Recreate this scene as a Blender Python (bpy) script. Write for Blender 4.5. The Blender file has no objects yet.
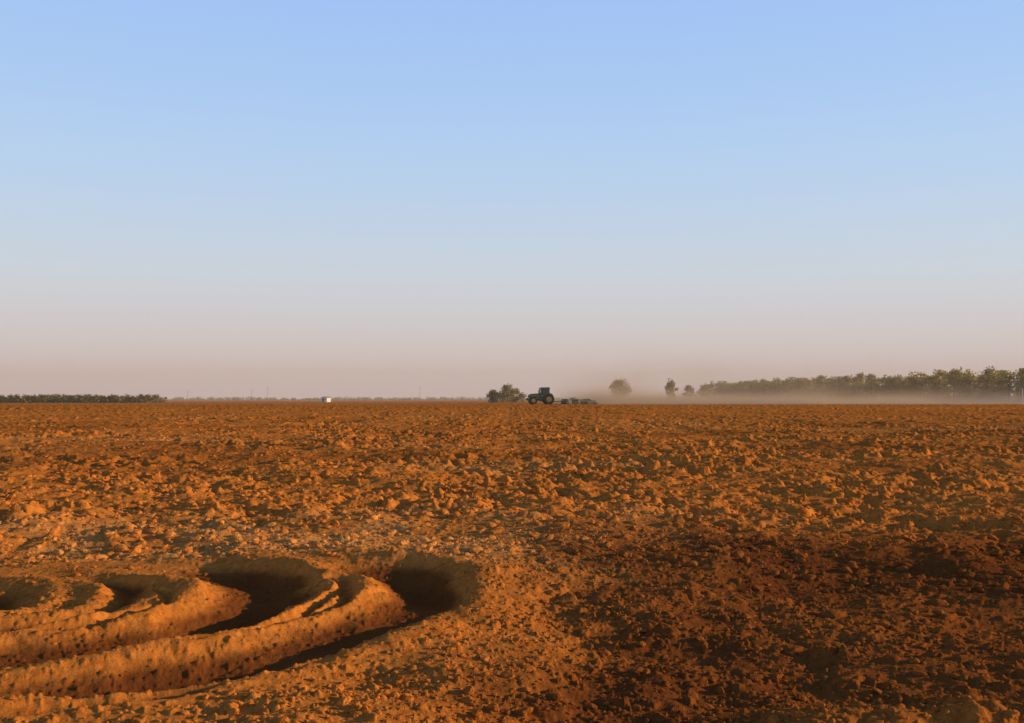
import bpy, math, numpy as np
from mathutils import Vector
rng = np.random.default_rng(7)
sc = bpy.context.scene
sc.view_settings.view_transform = 'Standard'
sc.view_settings.look = 'None'
sc.view_settings.exposure = 0

SUN_AZ = math.radians(85)    # clockwise from the view direction (+Y)
SUN_EL = math.radians(12)

# ------------------------------------------------------------------ noise
def hsh(ix, iy, s):
    h = (ix.astype(np.int64)*374761393 + iy.astype(np.int64)*668265263 + s*2147483647) & 0xFFFFFFFF
    h = ((h ^ (h >> 13))*1274126177) & 0xFFFFFFFF
    h = ((h ^ (h >> 16))*2246822519) & 0xFFFFFFFF
    h = h ^ (h >> 15)
    return (h & 0xFFFFFF)/float(0xFFFFFF)
def vn(x, y, s):
    ix = np.floor(x); iy = np.floor(y)
    fx = x-ix; fy = y-iy
    fx = fx*fx*(3-2*fx); fy = fy*fy*(3-2*fy)
    a = hsh(ix, iy, s); b = hsh(ix+1, iy, s); c = hsh(ix, iy+1, s); d = hsh(ix+1, iy+1, s)
    return (a+(b-a)*fx)*(1-fy)+(c+(d-c)*fx)*fy
def fbm(x, y, s, o=3):
    t = 0; a = .5; n = 0
    for k in range(o):
        t = t+a*vn(x*2**k, y*2**k, s+k); n += a; a *= .5
        x, y = x*.8-y*.6, x*.6+y*.8
    return t/n
def billow(x, y, s, o=4):
    t = 0; a = .5; n = 0
    for k in range(o):
        t = t+a*np.abs(vn(x*2**k, y*2**k, s+k)*2-1); n += a; a *= .5
        x, y = x*.8-y*.6, x*.6+y*.8
    return t/n
def ss(a, b, x):
    t = np.clip((x-a)/(b-a), 0, 1); return t*t*(3-2*t)
def stamp(x, y, cell, rmax, hk, s, prob=.8):
    """field of irregular half-buried lumps"""
    wx = x+(vn(x/rmax*1.2, y/rmax*1.2, s+50)-.5)*rmax*.75+(vn(x/rmax*3.1, y/rmax*3.1, s+51)-.5)*rmax*.25
    wy = y+(vn(x/rmax*1.2, y/rmax*1.2, s+60)-.5)*rmax*.75+(vn(x/rmax*3.1, y/rmax*3.1, s+61)-.5)*rmax*.25
    cx = np.floor(wx/cell); cy = np.floor(wy/cell)
    out = np.zeros_like(x)
    for i in (-1, 0, 1):
        for j in (-1, 0, 1):
            gx = cx+i; gy = cy+j
            h1 = hsh(gx, gy, s); h2 = hsh(gx, gy, s+1)
            px = (gx+h1)*cell; py = (gy+h2)*cell
            R = rmax*(.25+.75*(h1*7.31 % 1)**2.1)
            R = np.where((h2*5.77 % 1) < prob, R, R*.01)
            an = (h1*13.7 % 1)*6.28
            dx = wx-px; dy = wy-py
            c = np.cos(an); n = np.sin(an)
            u = (dx*c+dy*n); v = (-dx*n+dy*c)*1.35
            d2 = (u*u+v*v)/(R*R)
            p = np.clip(1-d2*np.sqrt(d2), 0, 1)**.7
            tilt = ((h2*11.3 % 1)-.5)*.8
            out = np.maximum(out, R*hk*p*(1+tilt*u/R))
    return out

# ------------------------------------------------------------------ wheel ruts (metres)
def catmull(P, n=12):
    P = np.array(P, float); P = np.vstack([2*P[0]-P[1], P, 2*P[-1]-P[-2]])
    o = []
    for i in range(1, len(P)-2):
        for t in np.linspace(0, 1, n, endpoint=False):
            a, b, c, d = P[i-1:i+3]
            o.append(.5*((2*b)+(-a+c)*t+(2*a-5*b+4*c-d)*t*t+(-a+3*b-3*c+d)*t**3))
    o.append(P[-2]); return np.array(o)
ruts = [ # points, half width, depth
 ([(-6.6,9.4),(-5.5,9.2),(-4.65,8.8),(-4.3,8.2),(-4.45,7.7),(-4.9,7.3),(-5.6,7.0)], .28, .10),
 ([(-4.9,9.5),(-4.0,9.35),(-3.4,8.9),(-3.2,8.2),(-3.35,7.6),(-3.8,7.1),(-4.5,6.75),(-5.3,6.6)], .20, .08),
 ([(-4.2,9.7),(-3.1,9.6),(-2.4,9.2),(-2.05,8.6),(-2.10,7.9),(-2.35,7.3),(-2.8,6.8),(-3.4,6.4),(-4.2,6.1)], .36, .125),
 ([(-2.4,9.7),(-1.6,9.6),(-1.0,9.2),(-.74,8.6),(-.80,7.9),(-1.05,7.25),(-1.45,6.65),(-1.95,6.15),(-2.6,5.75),(-3.4,5.45)], .33, .13),
 ([(-1.95,9.1),(-1.6,8.95),(-1.42,8.5),(-1.46,7.9),(-1.7,7.3),(-2.1,6.8),(-2.7,6.4)], .09, .05),
 ([(-3.9,9.0),(-3.2,8.7),(-2.78,8.2),(-2.8,7.7),(-3.1,7.2),(-3.7,6.8)], .09, .045),
 ([(-1.0,6.6),(-1.3,6.1),(-1.8,5.6),(-2.4,5.25),(-3.2,5.0)], .13, .055),
]
ruts = [(catmull(p), w, d) for p, w, d in ruts]
def rut_fields(x, y):
    cut = np.zeros_like(x); berm = np.zeros_like(x); near = np.full_like(x, 9.)
    for k, (P, w, dep) in enumerate(ruts):
        best = np.full_like(x, 1e9); bt = np.zeros_like(x)
        A = P[:-1]; B = P[1:]; n = len(A)
        for i in range(n):
            ax, ay = A[i]; bx, by = B[i]-A[i]
            t = np.clip(((x-ax)*bx+(y-ay)*by)/(bx*bx+by*by), 0, 1)
            d = (x-ax-t*bx)**2+(y-ay-t*by)**2
            m = d < best
            best = np.where(m, d, best); bt = np.where(m, (i+t)/n, bt)
        d = np.sqrt(best)
        d = np.abs(d+(fbm(x*1.5, y*1.5, 300+k)-.5)*.30+(fbm(x*7, y*7, 320+k)-.5)*.09)
        end = ss(0, .25, bt)*(.35+.65*ss(1., .75, bt))*(.7+.6*vn(x*.9, y*.9, 340+k))
        cut = np.maximum(cut, dep*end*np.exp(-(np.abs(d)/w)**2.3))
        berm = np.maximum(berm, dep*.34*end*(.1+1.6*fbm(x*1.6, y*1.6, 350+k))*np.exp(-((d-w*1.55)/(w*.5))**2))
        near = np.minimum(near, d-w)
    return cut, berm, near

def terrain(x, y):
    r = np.hypot(x, y)
    z = .60*ss(25, 200, r)
    z = z+(fbm(x*.22, y*.22, 11)-.5)*.30*ss(120, 30, r)*ss(2, 12, r)
    z = z+(fbm(x*.35, y*.06, 15)-.5)*.25*ss(200, 60, r)*ss(15, 40, r)
    edge = (fbm(x*.5, y*.5, 13)-.5)*4
    rough = ss(10.0, 15, y+edge*1.3)
    right = ss(-.7, .5, x-.12*(y-6)+edge*.2)*(1-rough)
    z = z-.14*right*ss(11.5, 9, y)
    z = z+.13*np.exp(-((y-4.95-.12*x)/.36)**2)*ss(.3, 1.6, x)
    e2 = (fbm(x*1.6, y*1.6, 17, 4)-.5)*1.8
    right_dark = ss(-1.0, .9, x-.12*(y-6)+e2)  # mask for the darker soil tone in the right foreground
    m = (r < 15)
    cut = np.zeros_like(x); berm = np.zeros_like(x); near = np.full_like(x, 9.)
    c, b, nr = rut_fields(x[m], y[m]); cut[m] = c; berm[m] = b; near[m] = nr
    smooth = ss(.45, -.05, near)
    z = z+(fbm(x*1.1, y*1.0, 12)-.5)*.20*ss(70, 20, r)*(1-.75*smooth)
    z = z-cut*1.1+berm*(1-ss(0.01, .08, cut))
    patch = .40+1.2*ss(.3,.7,fbm(x*.4, y*.35, 21))
    def part(f, fn):
        o = np.zeros_like(x); o[f] = fn(x[f], y[f], f); return o
    z = z+part(r < 260, lambda a, b, f: ((billow(a*1.7, b*1.7, 70, 3)-.35)*.17*(.35+.65*rough[f]+.3*right[f])*patch[f])*(1-.8*smooth[f]))
    z = z+part(r < 160, lambda a, b, f: stamp(a, b, .56, .20, .44, 100, .6)*(rough[f]+.40*right[f])*patch[f])
    z = z+part(r < 100, lambda a, b, f: stamp(a, b, .25, .11, .56, 120, .8)*(.22+.78*rough[f]+.50*right[f])*(1-.85*smooth[f])*(.4+.55*patch[f])*ss(100, 50, r[f]))
    z = z+part(r < 36, lambda a, b, f: stamp(a, b, .13, .058, .62, 140, .85)*(.6+.2*rough[f]+.25*right[f])*(1-.55*smooth[f])*(.4+.55*patch[f])*ss(36, 18, r[f]))
    z = z+part(r < 15, lambda a, b, f: (stamp(a, b, .058, .026, .75, 160, .85)*(1-.3*smooth[f])+(fbm(a*16, b*16, 30)-.5)*.016)*ss(15, 8, r[f]))
    straw = ss(7.8, 10.5, y)*ss(16., 12., y+edge*.8)*ss(5.5, -1., x)*(.25+.75*ss(.4,.62,fbm(x*1.2,y*.8,33)))*(1-smooth*.8)
    straw = np.maximum(straw, .45*ss(.54, .70, fbm(x*.12, y*.25, 35))*ss(14, 22, y))
    dark = np.maximum(right_dark*(.80+.3*ss(.35,.6,fbm(x*.7, y*.5, 40)))*ss(14.0, 10.2, y+edge*.3+e2*.6), .35*ss(.5, .68, fbm(x*.10, y*.22, 44))*ss(12,20,y)*ss(90,50,r))
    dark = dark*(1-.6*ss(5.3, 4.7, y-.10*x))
    dark = np.maximum(dark, .95*ss(.030, .09, cut))  # rut floors: darker compacted soil, plus rut shade painted into the colour
    return z, straw, np.minimum(dark, 1), smooth

# ------------------------------------------------------------------ mesh helper
def mesh_np(name, V, F, mats, smooth=True, attrs=None, midx=None):
    F = np.asarray(F, np.int32); k = F.shape[1]
    me = bpy.data.meshes.new(name)
    me.vertices.add(len(V)); me.vertices.foreach_set('co', np.asarray(V, np.float32).ravel())
    me.loops.add(F.size); me.loops.foreach_set('vertex_index', F.ravel())
    me.polygons.add(len(F)); me.polygons.foreach_set('loop_start', np.arange(len(F), dtype=np.int32)*k)
    me.polygons.foreach_set('loop_total', np.full(len(F), k, np.int32))
    me.polygons.foreach_set('use_smooth', np.full(len(F), smooth))
    if midx is not None: me.polygons.foreach_set('material_index', np.asarray(midx, np.int32))
    for m in mats: me.materials.append(m)
    me.update(calc_edges=True)
    if attrs:
        for an, av in attrs.items():
            a = me.attributes.new(an, 'FLOAT', 'POINT'); a.data.foreach_set('value', np.asarray(av, np.float32))
    ob = bpy.data.objects.new(name, me); sc.collection.objects.link(ob)
    return ob

# ------------------------------------------------------------------ materials
def new_mat(name):
    m = bpy.data.materials.new(name); m.use_nodes = True
    nt = m.node_tree; b = nt.nodes['Principled BSDF']
    return m, nt, b
def N(nt, t, **k):
    n = nt.nodes.new(t)
    for a, v in k.items():
        if a in n.inputs: n.inputs[a].default_value = v
        else: setattr(n, a, v)
    return n
def mix(nt, f, a, b, mode='MIX'):
    n = nt.nodes.new('ShaderNodeMix'); n.data_type = 'RGBA'; n.blend_type = mode
    for s, v in ((n.inputs[0], f), (n.inputs[6], a), (n.inputs[7], b)):
        if isinstance(v, bpy.types.NodeSocket): nt.links.new(v, s)
        elif isinstance(v, (int, float)): s.default_value = v
        else: s.default_value = (*v, 1)
    return n.outputs[2]
def ramp(nt, inp, a, b, lo=0., hi=1.):
    n = nt.nodes.new('ShaderNodeMapRange'); nt.links.new(inp, n.inputs[0])
    n.inputs[1].default_value = a; n.inputs[2].default_value = b
    n.inputs[3].default_value = lo; n.inputs[4].default_value = hi
    return n.outputs[0]

def soil_material():
    m, nt, b = new_mat('soil')
    g = N(nt, 'ShaderNodeNewGeometry'); pos = g.outputs['Position']
    def noise(s, d=4, r=.6):
        n = N(nt, 'ShaderNodeTexNoise'); n.inputs['Scale'].default_value = s
        n.inputs['Detail'].default_value = d; n.inputs['Roughness'].default_value = r
        nt.links.new(pos, n.inputs['Vector']); return n.outputs['Fac']
    at = lambda k: (lambda n: n.outputs['Fac'])(N(nt, 'ShaderNodeAttribute', attribute_name=k))
    n1 = noise(1.1, 5); n2 = noise(13, 5, .7); n3 = noise(.07, 3); n4 = noise(60, 3)
    c = mix(nt, ramp(nt, n1, .35, .65), (.45, .142, .021), (.60, .205, .033))
    c = mix(nt, ramp(nt, n2, .38, .66), c, (.70, .27, .050))
    c = mix(nt, ramp(nt, n3, .4, .6, 0, .25), c, (.41, .137, .027))
    st = nt.nodes.new('ShaderNodeMath'); st.operation = 'MULTIPLY'
    nt.links.new(at('straw'), st.inputs[0]); nt.links.new(ramp(nt, n2, .40, .60), st.inputs[1])
    c = mix(nt, st.outputs[0], c, (.68, .34, .10))
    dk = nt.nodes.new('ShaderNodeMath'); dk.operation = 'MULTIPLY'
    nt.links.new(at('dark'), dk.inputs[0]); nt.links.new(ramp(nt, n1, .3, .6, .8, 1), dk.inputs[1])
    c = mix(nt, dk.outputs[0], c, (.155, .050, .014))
    c = mix(nt, ramp(nt, n4, .3, .55, .35, 0), c, (.20, .065, .016))
    nt.links.new(c, b.inputs['Base Color'])
    b.inputs['Roughness'].default_value = 1; b.inputs['Specular IOR Level'].default_value = .0
    bp = N(nt, 'ShaderNodeBump'); bp.inputs['Strength'].default_value = .7; bp.inputs['Distance'].default_value = .018
    nt.links.new(noise(38, 7, .72), bp.inputs['Height']); nt.links.new(bp.outputs[0], b.inputs['Normal'])
    return m
SOIL = soil_material()

def simple(name, col, rough=.5, metal=0, nscale=None, var=.25, spec=.5):
    m, nt, b = new_mat(name)
    tc = N(nt, 'ShaderNodeTexCoord'); n = N(nt, 'ShaderNodeTexNoise')
    n.inputs['Scale'].default_value = nscale or 3; n.inputs['Detail'].default_value = 5
    nt.links.new(tc.outputs['Object'], n.inputs['Vector'])
    c = mix(nt, ramp(nt, n.outputs['Fac'], .3, .7), tuple(x*(1-var) for x in col), tuple(min(1, x*(1+var)) for x in col))
    nt.links.new(c, b.inputs['Base Color'])
    b.inputs['Roughness'].default_value = rough; b.inputs['Metallic'].default_value = metal
    b.inputs['Specular IOR Level'].default_value = spec
    return m
def leafmat(name, a, c2, scale=.6):
    m, nt, b = new_mat(name)
    g = N(nt, 'ShaderNodeNewGeometry'); n = N(nt, 'ShaderNodeTexNoise')
    n.inputs['Scale'].default_value = scale; n.inputs['Detail'].default_value = 4
    nt.links.new(g.outputs['Position'], n.inputs['Vector'])
    c = mix(nt, ramp(nt, n.outputs['Fac'], .35, .65), a, c2)
    c = mix(nt, g.outputs['Random Per Island'], c, mix(nt, .5, c, (.18, .15, .04)))
    nt.links.new(c, b.inputs['Base Color']); b.inputs['Roughness'].default_value = .8
    b.inputs['Specular IOR Level'].default_value = .1
    tr = N(nt, 'ShaderNodeBsdfTranslucent'); nt.links.new(mix(nt, .5, c, (.40, .34, .06)), tr.inputs[0])
    ms = N(nt, 'ShaderNodeMixShader'); ms.inputs[0].default_value = .5
    nt.links.new(b.outputs[0], ms.inputs[1]); nt.links.new(tr.outputs[0], ms.inputs[2])
    nt.links.new(ms.outputs[0], nt.nodes['Material Output'].inputs[0])
    return m
LEAF = leafmat('foliage_green', (.16, .15, .035), (.27, .23, .055))
LEAF_O = leafmat('foliage_orchard', (.27, .24, .055), (.42, .35, .09), .25)
LEAF_D = leafmat('foliage_haze_tint', (.22, .17, .07), (.34, .25, .11))  # paler leaf colour with air haze painted in, for far trees
BARK = simple('bark', (.14, .09, .06), .9)
STRAW = simple('straw', (.55, .33, .12), .95, nscale=8, spec=.05)

# ------------------------------------------------------------------ ground sheet
ang = np.concatenate([np.radians(np.linspace(-34, 34, 1250)), np.radians(np.linspace(34, 326, 90))[1:-1]])
rad = [.01]+list(np.linspace(.5, 3.8, 14)[:-1]); r = 3.8
while r < 60: rad.append(r); r *= 1.0031
while r < 120: rad.append(r); r *= 1.0045
while r < 9000: rad.append(r); r *= 1.02
rad = np.array(rad)
nr, na = len(rad), len(ang)
R, A = np.meshgrid(rad, ang, indexing='ij')
X = (R*np.sin(A)).ravel(); Y = (R*np.cos(A)).ravel()
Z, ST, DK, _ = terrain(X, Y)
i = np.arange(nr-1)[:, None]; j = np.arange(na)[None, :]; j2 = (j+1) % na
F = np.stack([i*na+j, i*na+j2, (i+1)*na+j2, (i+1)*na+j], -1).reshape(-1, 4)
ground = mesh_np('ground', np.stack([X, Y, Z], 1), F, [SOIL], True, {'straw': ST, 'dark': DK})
def H(x, y):
    return terrain(np.atleast_1d(np.asarray(x, float)), np.atleast_1d(np.asarray(y, float)))

# ------------------------------------------------------------------ loose clods
def ico(sub):
    bpy.ops.mesh.primitive_ico_sphere_add(subdivisions=sub, radius=1)
    o = bpy.context.object; me = o.data
    V = np.array([v.co[:] for v in me.vertices]); Fc = np.array([p.vertices[:] for p in me.polygons])
    bpy.data.objects.remove(o); return V, Fc
def clods(cnt, sub, sampler, size):
    V0, F0 = ico(sub); nv = len(V0)
    var = []
    for k in range(16):
        f = np.ones(nv)
        for q in range(11):
            d = rng.normal(size=3); d /= np.linalg.norm(d); c = rng.uniform(.55, .92)
            dots = V0@d; f = np.minimum(f, np.where(dots > 1e-3, c/np.maximum(dots, 1e-3), 9))
        W = V0*f[:, None]*(1+rng.normal(size=(nv, 1))*.05)
        var.append(W*np.array([1.15, rng.uniform(.75, 1), rng.uniform(.5, .8)]))
    var = np.array(var)
    x, y = sampler(cnt); s = size(cnt, x, y)
    z, st, dk, sm = terrain(x, y)
    keep = rng.random(cnt) > sm*.75
    x, y, z, s, st, dk, sm = [a[keep] for a in (x, y, z, s, st, dk, sm)]; n = len(x)
    s = s*(1-.5*sm)
    k = rng.integers(0, 16, n); W = var[k]*s[:, None, None]
    a = rng.uniform(0, 6.28, n); ca, sa = np.cos(a)[:, None], np.sin(a)[:, None]
    Wx = W[..., 0]*ca-W[..., 1]*sa; Wy = W[..., 0]*sa+W[..., 1]*ca
    t = rng.normal(0, .2, n)[:, None]; Wz = W[..., 2]*np.cos(t)+Wx*np.sin(t)
    V = np.stack([Wx+x[:, None], Wy+y[:, None], Wz+(z+s*.1)[:, None]], -1).reshape(-1, 3)
    Fa = (F0[None]+(np.arange(n)*nv)[:, None, None]).reshape(-1, 3)
    return V, Fa, np.repeat(st, nv), np.repeat(dk, nv)
def samp(r0, r1, p=1.0):
    def f(c):
        rr = r0*(r1/r0)**rng.random(c)**p; aa = np.radians(rng.uniform(-34, 34, c))
        return rr*np.sin(aa), rr*np.cos(aa)
    return f
parts = [clods(3800, 3, samp(4.0, 13), lambda c, x, y: .009+.040*rng.random(c)**3.4),
         clods(15000, 2, samp(10, 60), lambda c, x, y: (.016+.072*rng.random(c)**4)*(.8+.010*y)),
         clods(14000, 2, samp(4.0, 18), lambda c, x, y: .006+.013*rng.random(c)**2)]
Vs, Fs, Ss, Ds = [], [], [], []; off = 0
for v, f, s_, d_ in parts:
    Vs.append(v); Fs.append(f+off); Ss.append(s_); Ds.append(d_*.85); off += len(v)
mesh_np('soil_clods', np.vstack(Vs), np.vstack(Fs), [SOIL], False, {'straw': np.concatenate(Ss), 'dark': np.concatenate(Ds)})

# ------------------------------------------------------------------ straw / stubble
def blades(x, y, L, up, w):
    n = len(x); z = terrain(x, y)[0]
    a = rng.uniform(0, 6.28, n); d = np.stack([np.cos(a)*np.cos(up), np.sin(a)*np.cos(up), np.sin(up)], 1)
    s = np.stack([-np.sin(a), np.cos(a), np.zeros(n)], 1)*w[:, None]*.5
    p = np.stack([x, y, z+.006], 1); q = p+d*L[:, None]*.6; q2 = p+d*L[:, None]; q2[:, 2] -= L*.08*np.cos(up)
    V = np.stack([p-s, p+s, q+s, q-s, q2+s*.4, q2-s*.4], 1).reshape(-1, 3)
    o = (np.arange(n)*6)[:, None]
    return V, np.concatenate([o+np.array([[0, 1, 2, 3]]), o+np.array([[3, 2, 4, 5]])], 0)
c = 22000
x, y = samp(6.5, 34)(c)
_, st, dk, sm = terrain(x, y)
k = rng.random(c) < np.clip(st*.4+.015, 0, 1)*(1-sm*.8); x = x[k]; y = y[k]; n = len(x)
x = np.r_[x, rng.normal(-1.8, .10, 40)]; y = np.r_[y, rng.normal(10.9, .08, 40)]
n2 = len(x)
L = rng.uniform(.03, .09, n2); up = np.abs(rng.normal(.1, .35, n2)); up[n:n+40] = rng.uniform(.5, 1.3, 40); L[n:n+40] = rng.uniform(.05, .13, 40)
V, Fc = blades(x, y, L, up, rng.uniform(.002, .005, n2))
mesh_np('dry_straw', V, Fc, [STRAW], False)

# ------------------------------------------------------------------ trees
def tube(p0, p1, r0, r1, seg=6):
    p0 = np.array(p0, float); p1 = np.array(p1, float); d = p1-p0; d /= np.linalg.norm(d)
    u = np.cross(d, [0, 0, 1.]) if abs(d[2]) < .9 else np.cross(d, [1., 0, 0]); u /= np.linalg.norm(u); v = np.cross(d, u)
    a = np.linspace(0, 2*np.pi, seg, endpoint=False)
    c = np.cos(a)[:, None]*u+np.sin(a)[:, None]*v
    V = np.vstack([p0+c*r0, p1+c*r1]); i = np.arange(seg); j = (i+1) % seg
    return V, np.stack([i, j, j+seg, i+seg], 1)
def tree_data(x, y, z, h, w, clumps=34, per=26, leaf=.22, trunk=.25, lean=0.):
    Vs, Fs, M = [], [], []; off = 0
    def add(V, F, m):
        nonlocal off
        Vs.append(V); Fs.append(F+off); M.append(np.full(len(F), m)); off += len(V)
    base = np.array([x, y, z-.1]); th = h*trunk; top = base+[lean*h*.1, 0, th+.1]
    tr = h*.022
    add(*tube(base, top, tr*1.3, tr), 0)
    add(*tube(top, base+[lean*h*.2, 0, h*.75], tr, tr*.3), 0)
    ctr = []
    for k in range(clumps):
        a = rng.uniform(0, 6.28); t = rng.uniform(0, 1)
        zz = trunk*.8+(.92-trunk*.8)*t
        prof = (math.sin(math.pi*min(1, t*.82+.16)))**.55
        rr = w*.46*prof*math.sqrt(rng.uniform(.05, 1))*rng.uniform(.75, 1.05)
        ctr.append(base+[math.cos(a)*rr+lean*h*.2*t, math.sin(a)*rr, zz*h])
    for cpt in ctr[::4]:
        add(*tube(top+(np.array(base+[0, 0, h*.6])-top)*rng.uniform(0, .6), cpt, tr*.5, tr*.1, 4), 0)
    C = np.repeat(np.array(ctr), per, 0); n = len(C)
    cs = np.repeat(rng.uniform(.06, .12, clumps), per)*w
    P = C+np.clip(rng.normal(size=(n, 3)), -1.7, 1.7)*cs[:, None]*np.array([1, 1, .75])
    P[:, 2] = np.maximum(P[:, 2], z+.25*th)
    u = rng.normal(size=(n, 3)); u /= np.linalg.norm(u, axis=1)[:, None]
    v = np.cross(u, rng.normal(size=(n, 3))); v /= np.linalg.norm(v, axis=1)[:, None]
    s = (leaf*rng.uniform(.5, 1.3, n))[:, None]
    V = np.stack([P-u*s, P-v*s*.6, P+u*s, P+v*s*.6], 1).reshape(-1, 3)
    add(V, (np.arange(n)*4)[:, None]+np.array([[0, 1, 2, 3]]), 1)
    return np.vstack(Vs), np.vstack(Fs), np.concatenate(M)
def trees(name, specs, leafm):
    Vs, Fs, M = [], [], []; off = 0
    for s in specs:
        V, F, m = tree_data(**s); Vs.append(V); Fs.append(F+off); M.append(m); off += len(V)
    return mesh_np(name, np.vstack(Vs), np.vstack(Fs), [BARK, leafm], False, None, np.concatenate(M))
G = .60   # ground level in the far field
sp = []
for row in range(2):
    for t in np.arange(0, 1.0001, 1/58):
        yy = 205+(445-205)*t+rng.normal(0, 1.2); xx = 128+(88-128)*t+row*10+rng.normal(0, .8)
        hh = rng.uniform(8.2, 9.8)*(1-.05*t)
        sp.append(dict(x=xx, y=yy+row*2, z=G, h=hh, w=rng.uniform(5.6, 7.2), clumps=32, per=28, leaf=.32, trunk=.12))
trees('orchard_trees', sp, LEAF_O)
sp = []
for row in range(3):
    for xx in np.arange(-190, -95.5, 2.0):
        sp.append(dict(x=xx+rng.normal(0, .3)+row*.6, y=262+row*4+rng.normal(0, .4), z=G-.05, h=rng.uniform(1.9, 2.5), w=rng.uniform(2.6, 3.6), clumps=12, per=22, leaf=.2, trunk=.08))
trees('young_orchard_trees', sp, LEAF)
sp = []
for xx in np.arange(-640, 1000, 4.5):
    f = .35+.7*fbm(np.array([xx*.02]), np.array([3.3]), 5)[0]
    sp.append(dict(x=xx+rng.normal(0, 1.5), y=960+rng.normal(0, 14), z=G, h=rng.uniform(2.6, 3.4)*f, w=rng.uniform(7, 12), clumps=9, per=14, leaf=.6, trunk=.05))
trees('distant_treeline', sp, LEAF_D)
def tree(u, d, h, w, leafm=LEAF, **k):
    k.setdefault('clumps', 44); k.setdefault('per', 40); k.setdefault('leaf', .2)
    trees('tree', [dict(x=(u-512)/995*d, y=d, z=G, h=h, w=w, **k)], leafm)
tree(494, 285, 3.6, 4.4, trunk=.10)
tree(507, 280, 5.1, 6.0, trunk=.12, clumps=60)
tree(517, 284, 4.0, 4.6, trunk=.10)
tree(620, 330, 7.6, 7.6, LEAF_D, trunk=.38, clumps=60, leaf=.28)
tree(671, 330, 7.8, 4.6, LEAF_D, trunk=.2, clumps=50, leaf=.28)
tree(688, 360, 6.2, 5.2, LEAF_D, trunk=.2, clumps=40, leaf=.28)
tree(703, 370, 6.4, 5.8, LEAF_D, trunk=.2, clumps=40, leaf=.28)

# ------------------------------------------------------------------ mechanical parts
GREEN = simple('green_paint_dusty', (.10, .20, .05), .6, var=.2)
YEL = simple('yellow_paint', (.60, .40, .06), .5)
RUB = simple('tyre_rubber_dusty', (.09, .062, .045), .9)
STEEL = simple('dark_steel', (.15, .11, .08), .6, .3)
GLASS = simple('cab_glass', (.08, .09, .08), .15)
WHITE = simple('white_paint', (.78, .76, .72), .6, var=.06)
ROOFM = simple('roof_metal', (.35, .32, .30), .5)
WOOD = simple('weathered_wood', (.18, .14, .12), .9)
DARKW = simple('window_glass', (.04, .05, .06), .15)
def empty(name, loc, rz=0):
    e = bpy.data.objects.new(name, None); e.location = loc; e.rotation_euler[2] = rz
    sc.collection.objects.link(e); return e
def fin(o, name, mat, par, bev=0):
    o.name = name; o.data.name = name; o.data.materials.append(mat)
    if bev:
        b = o.modifiers.new('b', 'BEVEL'); b.width = bev; b.segments = 2
    if par: o.parent = par
    return o
def poly(name, pts, y0, y1, mat, par, bev=.03):
    n = len(pts); V = [(p[0], y0, p[1]) for p in pts]+[(p[0], y1, p[1]) for p in pts]
    Fc = [tuple(range(n)), tuple(range(2*n-1, n-1, -1))]+[(i+n, (i+1) % n+n, (i+1) % n, i) for i in range(n)]
    me = bpy.data.meshes.new(name); me.from_pydata(V, [], Fc); me.update()
    o = bpy.data.objects.new(name, me); sc.collection.objects.link(o)
    return fin(o, name, mat, par, bev)
def box(name, c, s, mat, par, bev=.02):
    a, b, d = [q/2 for q in s]; cx, cy, cz = c
    V = [(cx+i*a, cy+j*b, cz+k*d) for i in (-1, 1) for j in (-1, 1) for k in (-1, 1)]
    Fc = [(0, 1, 3, 2), (4, 6, 7, 5), (0, 4, 5, 1), (2, 3, 7, 6), (0, 2, 6, 4), (1, 5, 7, 3)]
    me = bpy.data.meshes.new(name); me.from_pydata(V, [], Fc); me.update()
    o = bpy.data.objects.new(name, me); sc.collection.objects.link(o)
    return fin(o, name, mat, par, bev)
def cyl(name, p0, p1, r, mat, par, seg=16, r2=None, bev=0):
    V, Fc = tube(p0, p1, r, r if r2 is None else r2, seg)
    Fl = [tuple(int(q) for q in f) for f in Fc]+[tuple(range(seg))[::-1], tuple(range(seg, 2*seg))]
    me = bpy.data.meshes.new(name); me.from_pydata([tuple(v) for v in V], [], Fl); me.update()
    o = bpy.data.objects.new(name, me); sc.collection.objects.link(o)
    return fin(o, name, mat, par, bev)
def wheel(name, x, y, r, w, par):
    seg = 36; prof = [(.55*r, -.38*w), (.8*r, -.5*w), (.95*r, -.46*w), (r, -.3*w), (r, .3*w), (.95*r, .46*w), (.8*r, .5*w), (.55*r, .38*w)]
    V = []; Fc = []; n = len(prof)
    for i in range(seg):
        a = 2*math.pi*i/seg; k = 1+(.035 if i % 2 else -.0)
        for (q, yy) in prof:
            qq = q*(k if q > .9*r else 1)
            V.append((x+qq*math.cos(a), y+yy, r+qq*math.sin(a)))
    for i in range(seg):
        for j in range(n):
            Fc.append((i*n+j, i*n+(j+1) % n, ((i+1) % seg)*n+(j+1) % n, ((i+1) % seg)*n+j))
    me = bpy.data.meshes.new(name); me.from_pydata(V, [], Fc); me.update()
    o = bpy.data.objects.new(name, me); sc.collection.objects.link(o); fin(o, name, RUB, par)
    cyl(name+'_rim', (x, y-.2*w, r), (x, y+.2*w, r), .56*r, YEL, par, 24, bev=.02)
    cyl(name+'_hub', (x, y-.42*w, r), (x, y+.42*w, r), .2*r, YEL, par, 14)

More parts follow.
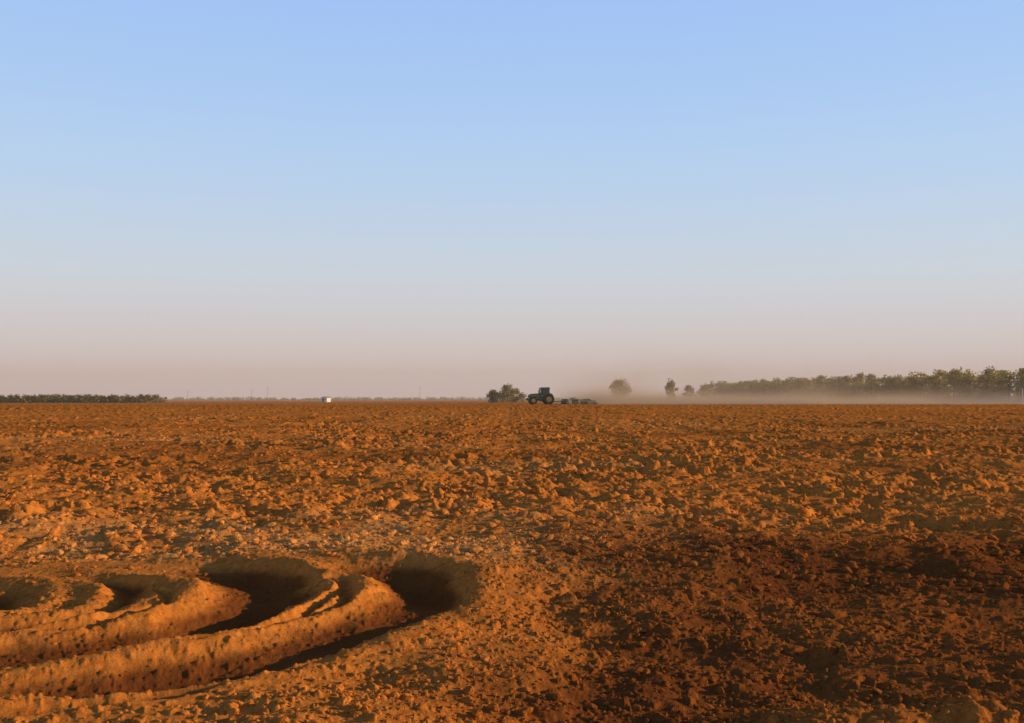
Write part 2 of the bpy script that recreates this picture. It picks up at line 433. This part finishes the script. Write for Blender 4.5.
T = empty('tractor', (5.9, 190, float(H(5.5, 190)[0][0])-.03), math.radians(4))
poly('hood', [(-2.75, 1.15), (-2.85, 1.45), (-2.75, 1.85), (-2.3, 2.0), (-.55, 2.12), (-.55, 1.15)], -.45, .45, GREEN, T, .06)
box('hood_stripe', (-1.6, -.455, 1.62), (1.9, .02, .09), YEL, T, .004)
box('hood_stripe_far', (-1.6, .455, 1.62), (1.9, .02, .09), YEL, T, .004)
box('grille', (-2.83, 0, 1.5), (.06, .7, .5), STEEL, T)
poly('chassis', [(-2.7, .75), (-2.7, 1.13), (1.5, 1.13), (1.7, .7), (.2, .6), (-1.2, .7)], -.3, .3, STEEL, T)
box('front_weights', (-3.05, 0, .95), (.4, .9, .45), STEEL, T, .05)
poly('cab_base', [(-.53, 1.2), (-.53, 1.72), (1.15, 1.72), (1.35, 1.25)], -.7, .7, GREEN, T, .03)
poly('cab_glass', [(-.42, 1.74), (-.55, 2.2), (-.38, 2.95), (1.12, 2.95), (1.18, 1.74)], -.74, .74, GLASS, T, .02)
for yy in (-.76, .76):
    for nm, a, b in (('a_pillar', (-.46, 1.72), (-.42, 2.97)), ('b_pillar', (.5, 1.72), (.5, 2.97)), ('c_pillar', (1.2, 1.72), (1.14, 2.97))):
        cyl('cab_'+nm, (a[0], yy, a[1]), (b[0], yy, b[1]), .055, GREEN, T, 8)
poly('cab_roof', [(-.62, 2.96), (-.58, 3.14), (-.35, 3.24), (1.1, 3.24), (1.32, 3.12), (1.34, 2.96)], -.85, .85, GREEN, T, .06)
for s in (-1, 1):
    poly('fender', [(.1, 1.5), (.3, 1.95), (.7, 2.14), (1.3, 2.14), (1.75, 1.9), (1.95, 1.5), (1.8, 1.5), (1.25, 1.98), (.75, 1.98), (.25, 1.5)], s*1.0-.28, s*1.0+.28, GREEN, T, .02)
    wheel('rear_wheel', 1.0, s*.98, .99, .5, T)
    wheel('rear_dual_wheel', 1.0, s*1.62, .99, .5, T)
    wheel('front_wheel', -1.95, s*.95, .74, .42, T)
    wheel('front_dual_wheel', -1.95, s*1.5, .74, .42, T)
    box('mirror', (-.5, s*1.15, 2.5), (.05, .22, .35), STEEL, T)
    cyl('mirror_arm', (-.45, s*.76, 2.7), (-.48, s*1.1, 2.65), .02, STEEL, T, 6)
    for k in range(3): box('step', (-.2, s*.85, .55+k*.3), (.5, .25, .04), STEEL, T, .005)
    cyl('work_light', (-.66, s*.55, 3.06), (-.60, s*.55, 3.06), .08, WHITE, T, 10)
cyl('rear_axle', (1.0, -1.8, .99), (1.0, 1.8, .99), .12, STEEL, T)
cyl('front_axle', (-1.95, -1.65, .74), (-1.95, 1.65, .74), .1, STEEL, T)
cyl('exhaust', (-.75, -.52, 1.9), (-.75, -.52, 3.1), .07, STEEL, T, 10)
cyl('intake', (-.75, .52, 1.9), (-.75, .52, 2.7), .09, STEEL, T, 10)
cyl('beacon', (.9, -.5, 3.24), (.9, -.5, 3.4), .06, YEL, T, 8)
box('fuel_tank', (-.1, -.62, .95), (1.0, .3, .5), GREEN, T, .08)
cyl('drawbar', (1.5, 0, .55), (2.6, 0, .5), .07, STEEL, T, 8)

Dh = empty('disc_harrow', (8.95, 190.2, float(H(8.6, 190)[0][0])-.05), math.radians(4))
cyl('tongue', (-.5, 0, .55), (1.6, 0, .8), .09, GREEN, Dh, 8)
for y in (-3.4, -1.2, 1.2, 3.4):
    box('frame_rail', (3.2, y, .85), (4.4, .14, .16), GREEN, Dh)
for x in (1.1, 3.0, 5.3):
    box('frame_cross', (x, 0, .99), (.16, 8.6, .14), GREEN, Dh)
for gi, gx in enumerate((1.5, 4.7)):
    for s in (-1, 1):
        sk = .35*(1 if gi else -1)
        cyl('gang_axle', (gx, s*.3, .34), (gx+sk, s*4.3, .34), .05, STEEL, Dh, 8)
        for q in range(18):
            yy = s*(.35+q*.23); xx = gx+sk*(q/18)
            cyl('disc', (xx, yy, .34), (xx+.02, yy+.05*s, .34), .33, STEEL, Dh, 18, .27)
        for q in (1.0, 2.4, 3.8):
            cyl('gang_hanger', (gx+sk*.2*q, s*q, .34), (gx+sk*.2*q, s*q, .92), .05, GREEN, Dh, 6)
for s in (-1, 1):
    wheel('transport_wheel', 3.1, s*1.9, .42, .28, Dh)
    cyl('hydraulic_cylinder', (2.2, s*1.2, 1.1), (3.0, s*1.9, 1.3), .06, STEEL, Dh, 8)
    cyl('wing_strut', (3.0, s*1.2, 1.06), (3.1, s*1.9, .42), .06, GREEN, Dh, 6)
box('rear_roller_frame', (6.4, 0, .7), (.12, 8.2, .12), STEEL, Dh)
cyl('rear_roller', (6.6, -4.0, .24), (6.6, 4.0, .24), .22, STEEL, Dh, 12)
for y in (-3.2, 0, 3.2): cyl('roller_arm', (5.3, y, .95), (6.6, y, .45), .05, STEEL, Dh, 6)

B = empty('farm_building', (-62.5, 335, G), math.radians(-30))
box('walls', (0, 0, .7), (2.3, 2.0, 1.4), WHITE, B, .01)
poly('roof', [(-1.3, 1.38), (0, 1.8), (1.3, 1.38), (1.3, 1.45), (0, 1.88), (-1.3, 1.45)], -1.15, 1.15, ROOFM, B, .005)
poly('gable', [(-1.13, 1.4), (0, 1.77), (1.13, 1.4)], -.98, .98, WHITE, B, 0)
box('door', (-.4, -1.02, .7), (.7, .05, 1.3), DARKW, B, .005)
box('window', (.6, -1.02, .9), (.5, .05, .4), DARKW, B, .005)
def upole(x, y, h=9.5, m=WOOD):
    P = empty('utility_pole', (x, y, G), math.radians(rng.uniform(-20, 20)))
    cyl('post', (0, 0, -.3), (0, 0, h), .16, m, P, 8, .11)
    box('crossarm', (0, 0, h-.5), (2.4, .12, .14), m, P, .01)
    for q in (-1, -.4, .4, 1): cyl('insulator', (q, 0, h-.43), (q, 0, h-.2), .05, WHITE, P, 6)
for u in (188, 252, 268, 420):
    d = 820; upole((u-512)/995*d, d, rng.uniform(8.5, 11))
Pm = empty('field_marker_post', (94.3, 184, G))
cyl('post', (0, 0, -.2), (0, 0, 3.0), .07, WHITE, Pm, 10, .06); cyl('cap', (0, 0, 3.0), (0, 0, 3.08), .09, ROOFM, Pm, 10, .05)

# ------------------------------------------------------------------ dust raised by the harrow
def dust(name, x0, x1, y0, y1, z1, dens, hs, seedoff, colr=(1.0, .76, .50)):
    m = bpy.data.materials.new(name); m.use_nodes = True; nt = m.node_tree
    nt.nodes.remove(nt.nodes['Principled BSDF']); out = nt.nodes['Material Output']
    g = N(nt, 'ShaderNodeTexCoord'); mp = N(nt, 'ShaderNodeMapping'); mp.inputs['Scale'].default_value = (.07, .045, .20)
    mp.inputs['Location'].default_value = (seedoff, 0, 0)
    nt.links.new(g.outputs['Object'], mp.inputs[0])
    n = N(nt, 'ShaderNodeTexNoise'); n.inputs['Scale'].default_value = 1; n.inputs['Detail'].default_value = 3
    nt.links.new(mp.outputs[0], n.inputs['Vector'])
    sx = N(nt, 'ShaderNodeSeparateXYZ'); nt.links.new(g.outputs['Object'], sx.inputs[0])
    def M(op, a, b=None):
        k = nt.nodes.new('ShaderNodeMath'); k.operation = op
        for i, v in enumerate((a, b)):
            if v is None: continue
            if isinstance(v, (int, float)): k.inputs[i].default_value = v
            else: nt.links.new(v, k.inputs[i])
        return k.outputs[0]
    e = M('EXPONENT', M('MULTIPLY', sx.outputs[2], -1/hs))
    plume = M('MULTIPLY', ramp(nt, sx.outputs[0], 85, 25, .025, .075), M('EXPONENT', M('MULTIPLY', sx.outputs[2], -1/4.0)))
    top = ramp(nt, sx.outputs[2], z1, z1*.3)
    fx = M('MULTIPLY', ramp(nt, sx.outputs[0], x0, x0+9), ramp(nt, sx.outputs[0], x1, x1-10))
    fy = M('MULTIPLY', ramp(nt, sx.outputs[1], y0, y0+6), ramp(nt, sx.outputs[1], y1, y1-15))
    d = M('MULTIPLY', M('MULTIPLY', M('ADD', e, M('MULTIPLY', plume, ramp(nt, n.outputs['Fac'], .35, .70, 0, 2.4))), top), M('MULTIPLY', fx, fy))
    d = M('MULTIPLY', d, ramp(nt, n.outputs['Fac'], .3, .65, .4, 1.4)); d = M('MULTIPLY', d, ramp(nt, sx.outputs[0], 35, 90, dens, dens*.45))
    v = nt.nodes.new('ShaderNodeVolumePrincipled')
    v.inputs['Color'].default_value = (*colr, 1); v.inputs['Anisotropy'].default_value = 0
    nt.links.new(d, v.inputs['Density']); nt.links.new(v.outputs[0], out.inputs['Volume'])
    o = box(name, ((x0+x1)/2, (y0+y1)/2, z1/2), (x1-x0, y1-y0, z1), m, None, 0)
    o.location.z = G-.1
dust('dust_cloud', 8, 150, 183, 240, 16, .22, .85, 5.3)
# thin dusty air over the distant fields
m = bpy.data.materials.new('dusty_air'); m.use_nodes = True; nt = m.node_tree
nt.nodes.remove(nt.nodes['Principled BSDF'])
v = nt.nodes.new('ShaderNodeVolumePrincipled'); v.inputs['Color'].default_value = (1.0, .88, .78, 1); v.inputs['Density'].default_value = .0008
nt.links.new(v.outputs[0], nt.nodes['Material Output'].inputs['Volume'])
box('dusty_haze', (0, 800, 20), (3000, 1300, 40), m, None, 0)

# ------------------------------------------------------------------ sky and sun
w = bpy.data.worlds.new('World'); sc.world = w; w.use_nodes = True
nt = w.node_tree; bg = nt.nodes['Background']
sky = N(nt, 'ShaderNodeTexSky'); sky.sky_type = 'NISHITA'; sky.sun_disc = False
sky.sun_elevation = SUN_EL; sky.sun_rotation = SUN_AZ
sky.air_density = 1.0; sky.dust_density = 1.0; sky.ozone_density = 1.5
tc = N(nt, 'ShaderNodeTexCoord'); sx = N(nt, 'ShaderNodeSeparateXYZ'); nt.links.new(tc.outputs['Generated'], sx.inputs[0])
cr = nt.nodes.new('ShaderNodeValToRGB'); nt.links.new(sx.outputs[2], cr.inputs[0])
def lin(r, g, b): return [((c/255+.055)/1.055)**2.4 for c in (r, g, b)]+[1]
stops = [(0., lin(224, 209, 209)), (.025, lin(223, 211, 210)), (.065, lin(219, 214, 216)), (.12, lin(210, 220, 230)), (.2, lin(193, 216, 242)), (.30, lin(176, 208, 250)), (.40, lin(164, 199, 253)), (.52, lin(80, 112, 175)), (1., lin(30, 50, 95))]
el = cr.color_ramp.elements
while len(el) < len(stops): el.new(.5)
for e, (p, c) in zip(el, stops): e.position = p; e.color = c
sc10 = nt.nodes.new('ShaderNodeVectorMath'); sc10.operation = 'SCALE'; sc10.inputs[3].default_value = 10
nt.links.new(cr.outputs[0], sc10.inputs[0])
o = mix(nt, .9, sky.outputs[0], sc10.outputs[0])
nt.links.new(o, bg.inputs['Color']); bg.inputs['Strength'].default_value = .1

L = bpy.data.lights.new('sun', 'SUN'); L.energy = 5; L.angle = math.radians(.5); L.color = (1, .67, .35)
lo = bpy.data.objects.new('sun', L); sc.collection.objects.link(lo)
d = Vector((math.sin(SUN_AZ)*math.cos(SUN_EL), math.cos(SUN_AZ)*math.cos(SUN_EL), math.sin(SUN_EL)))
lo.rotation_euler = d.to_track_quat('Z', 'Y').to_euler(); lo.location = d*50+Vector((0, 0, 10))

cam = bpy.data.cameras.new('camera'); co = bpy.data.objects.new('camera', cam); sc.collection.objects.link(co)
cam.lens = 35; cam.sensor_width = 36; cam.clip_end = 20000; cam.clip_start = .05
co.location = (0, 0, 1.6); co.rotation_euler = (math.radians(90+2.16), 0, 0)
sc.camera = co
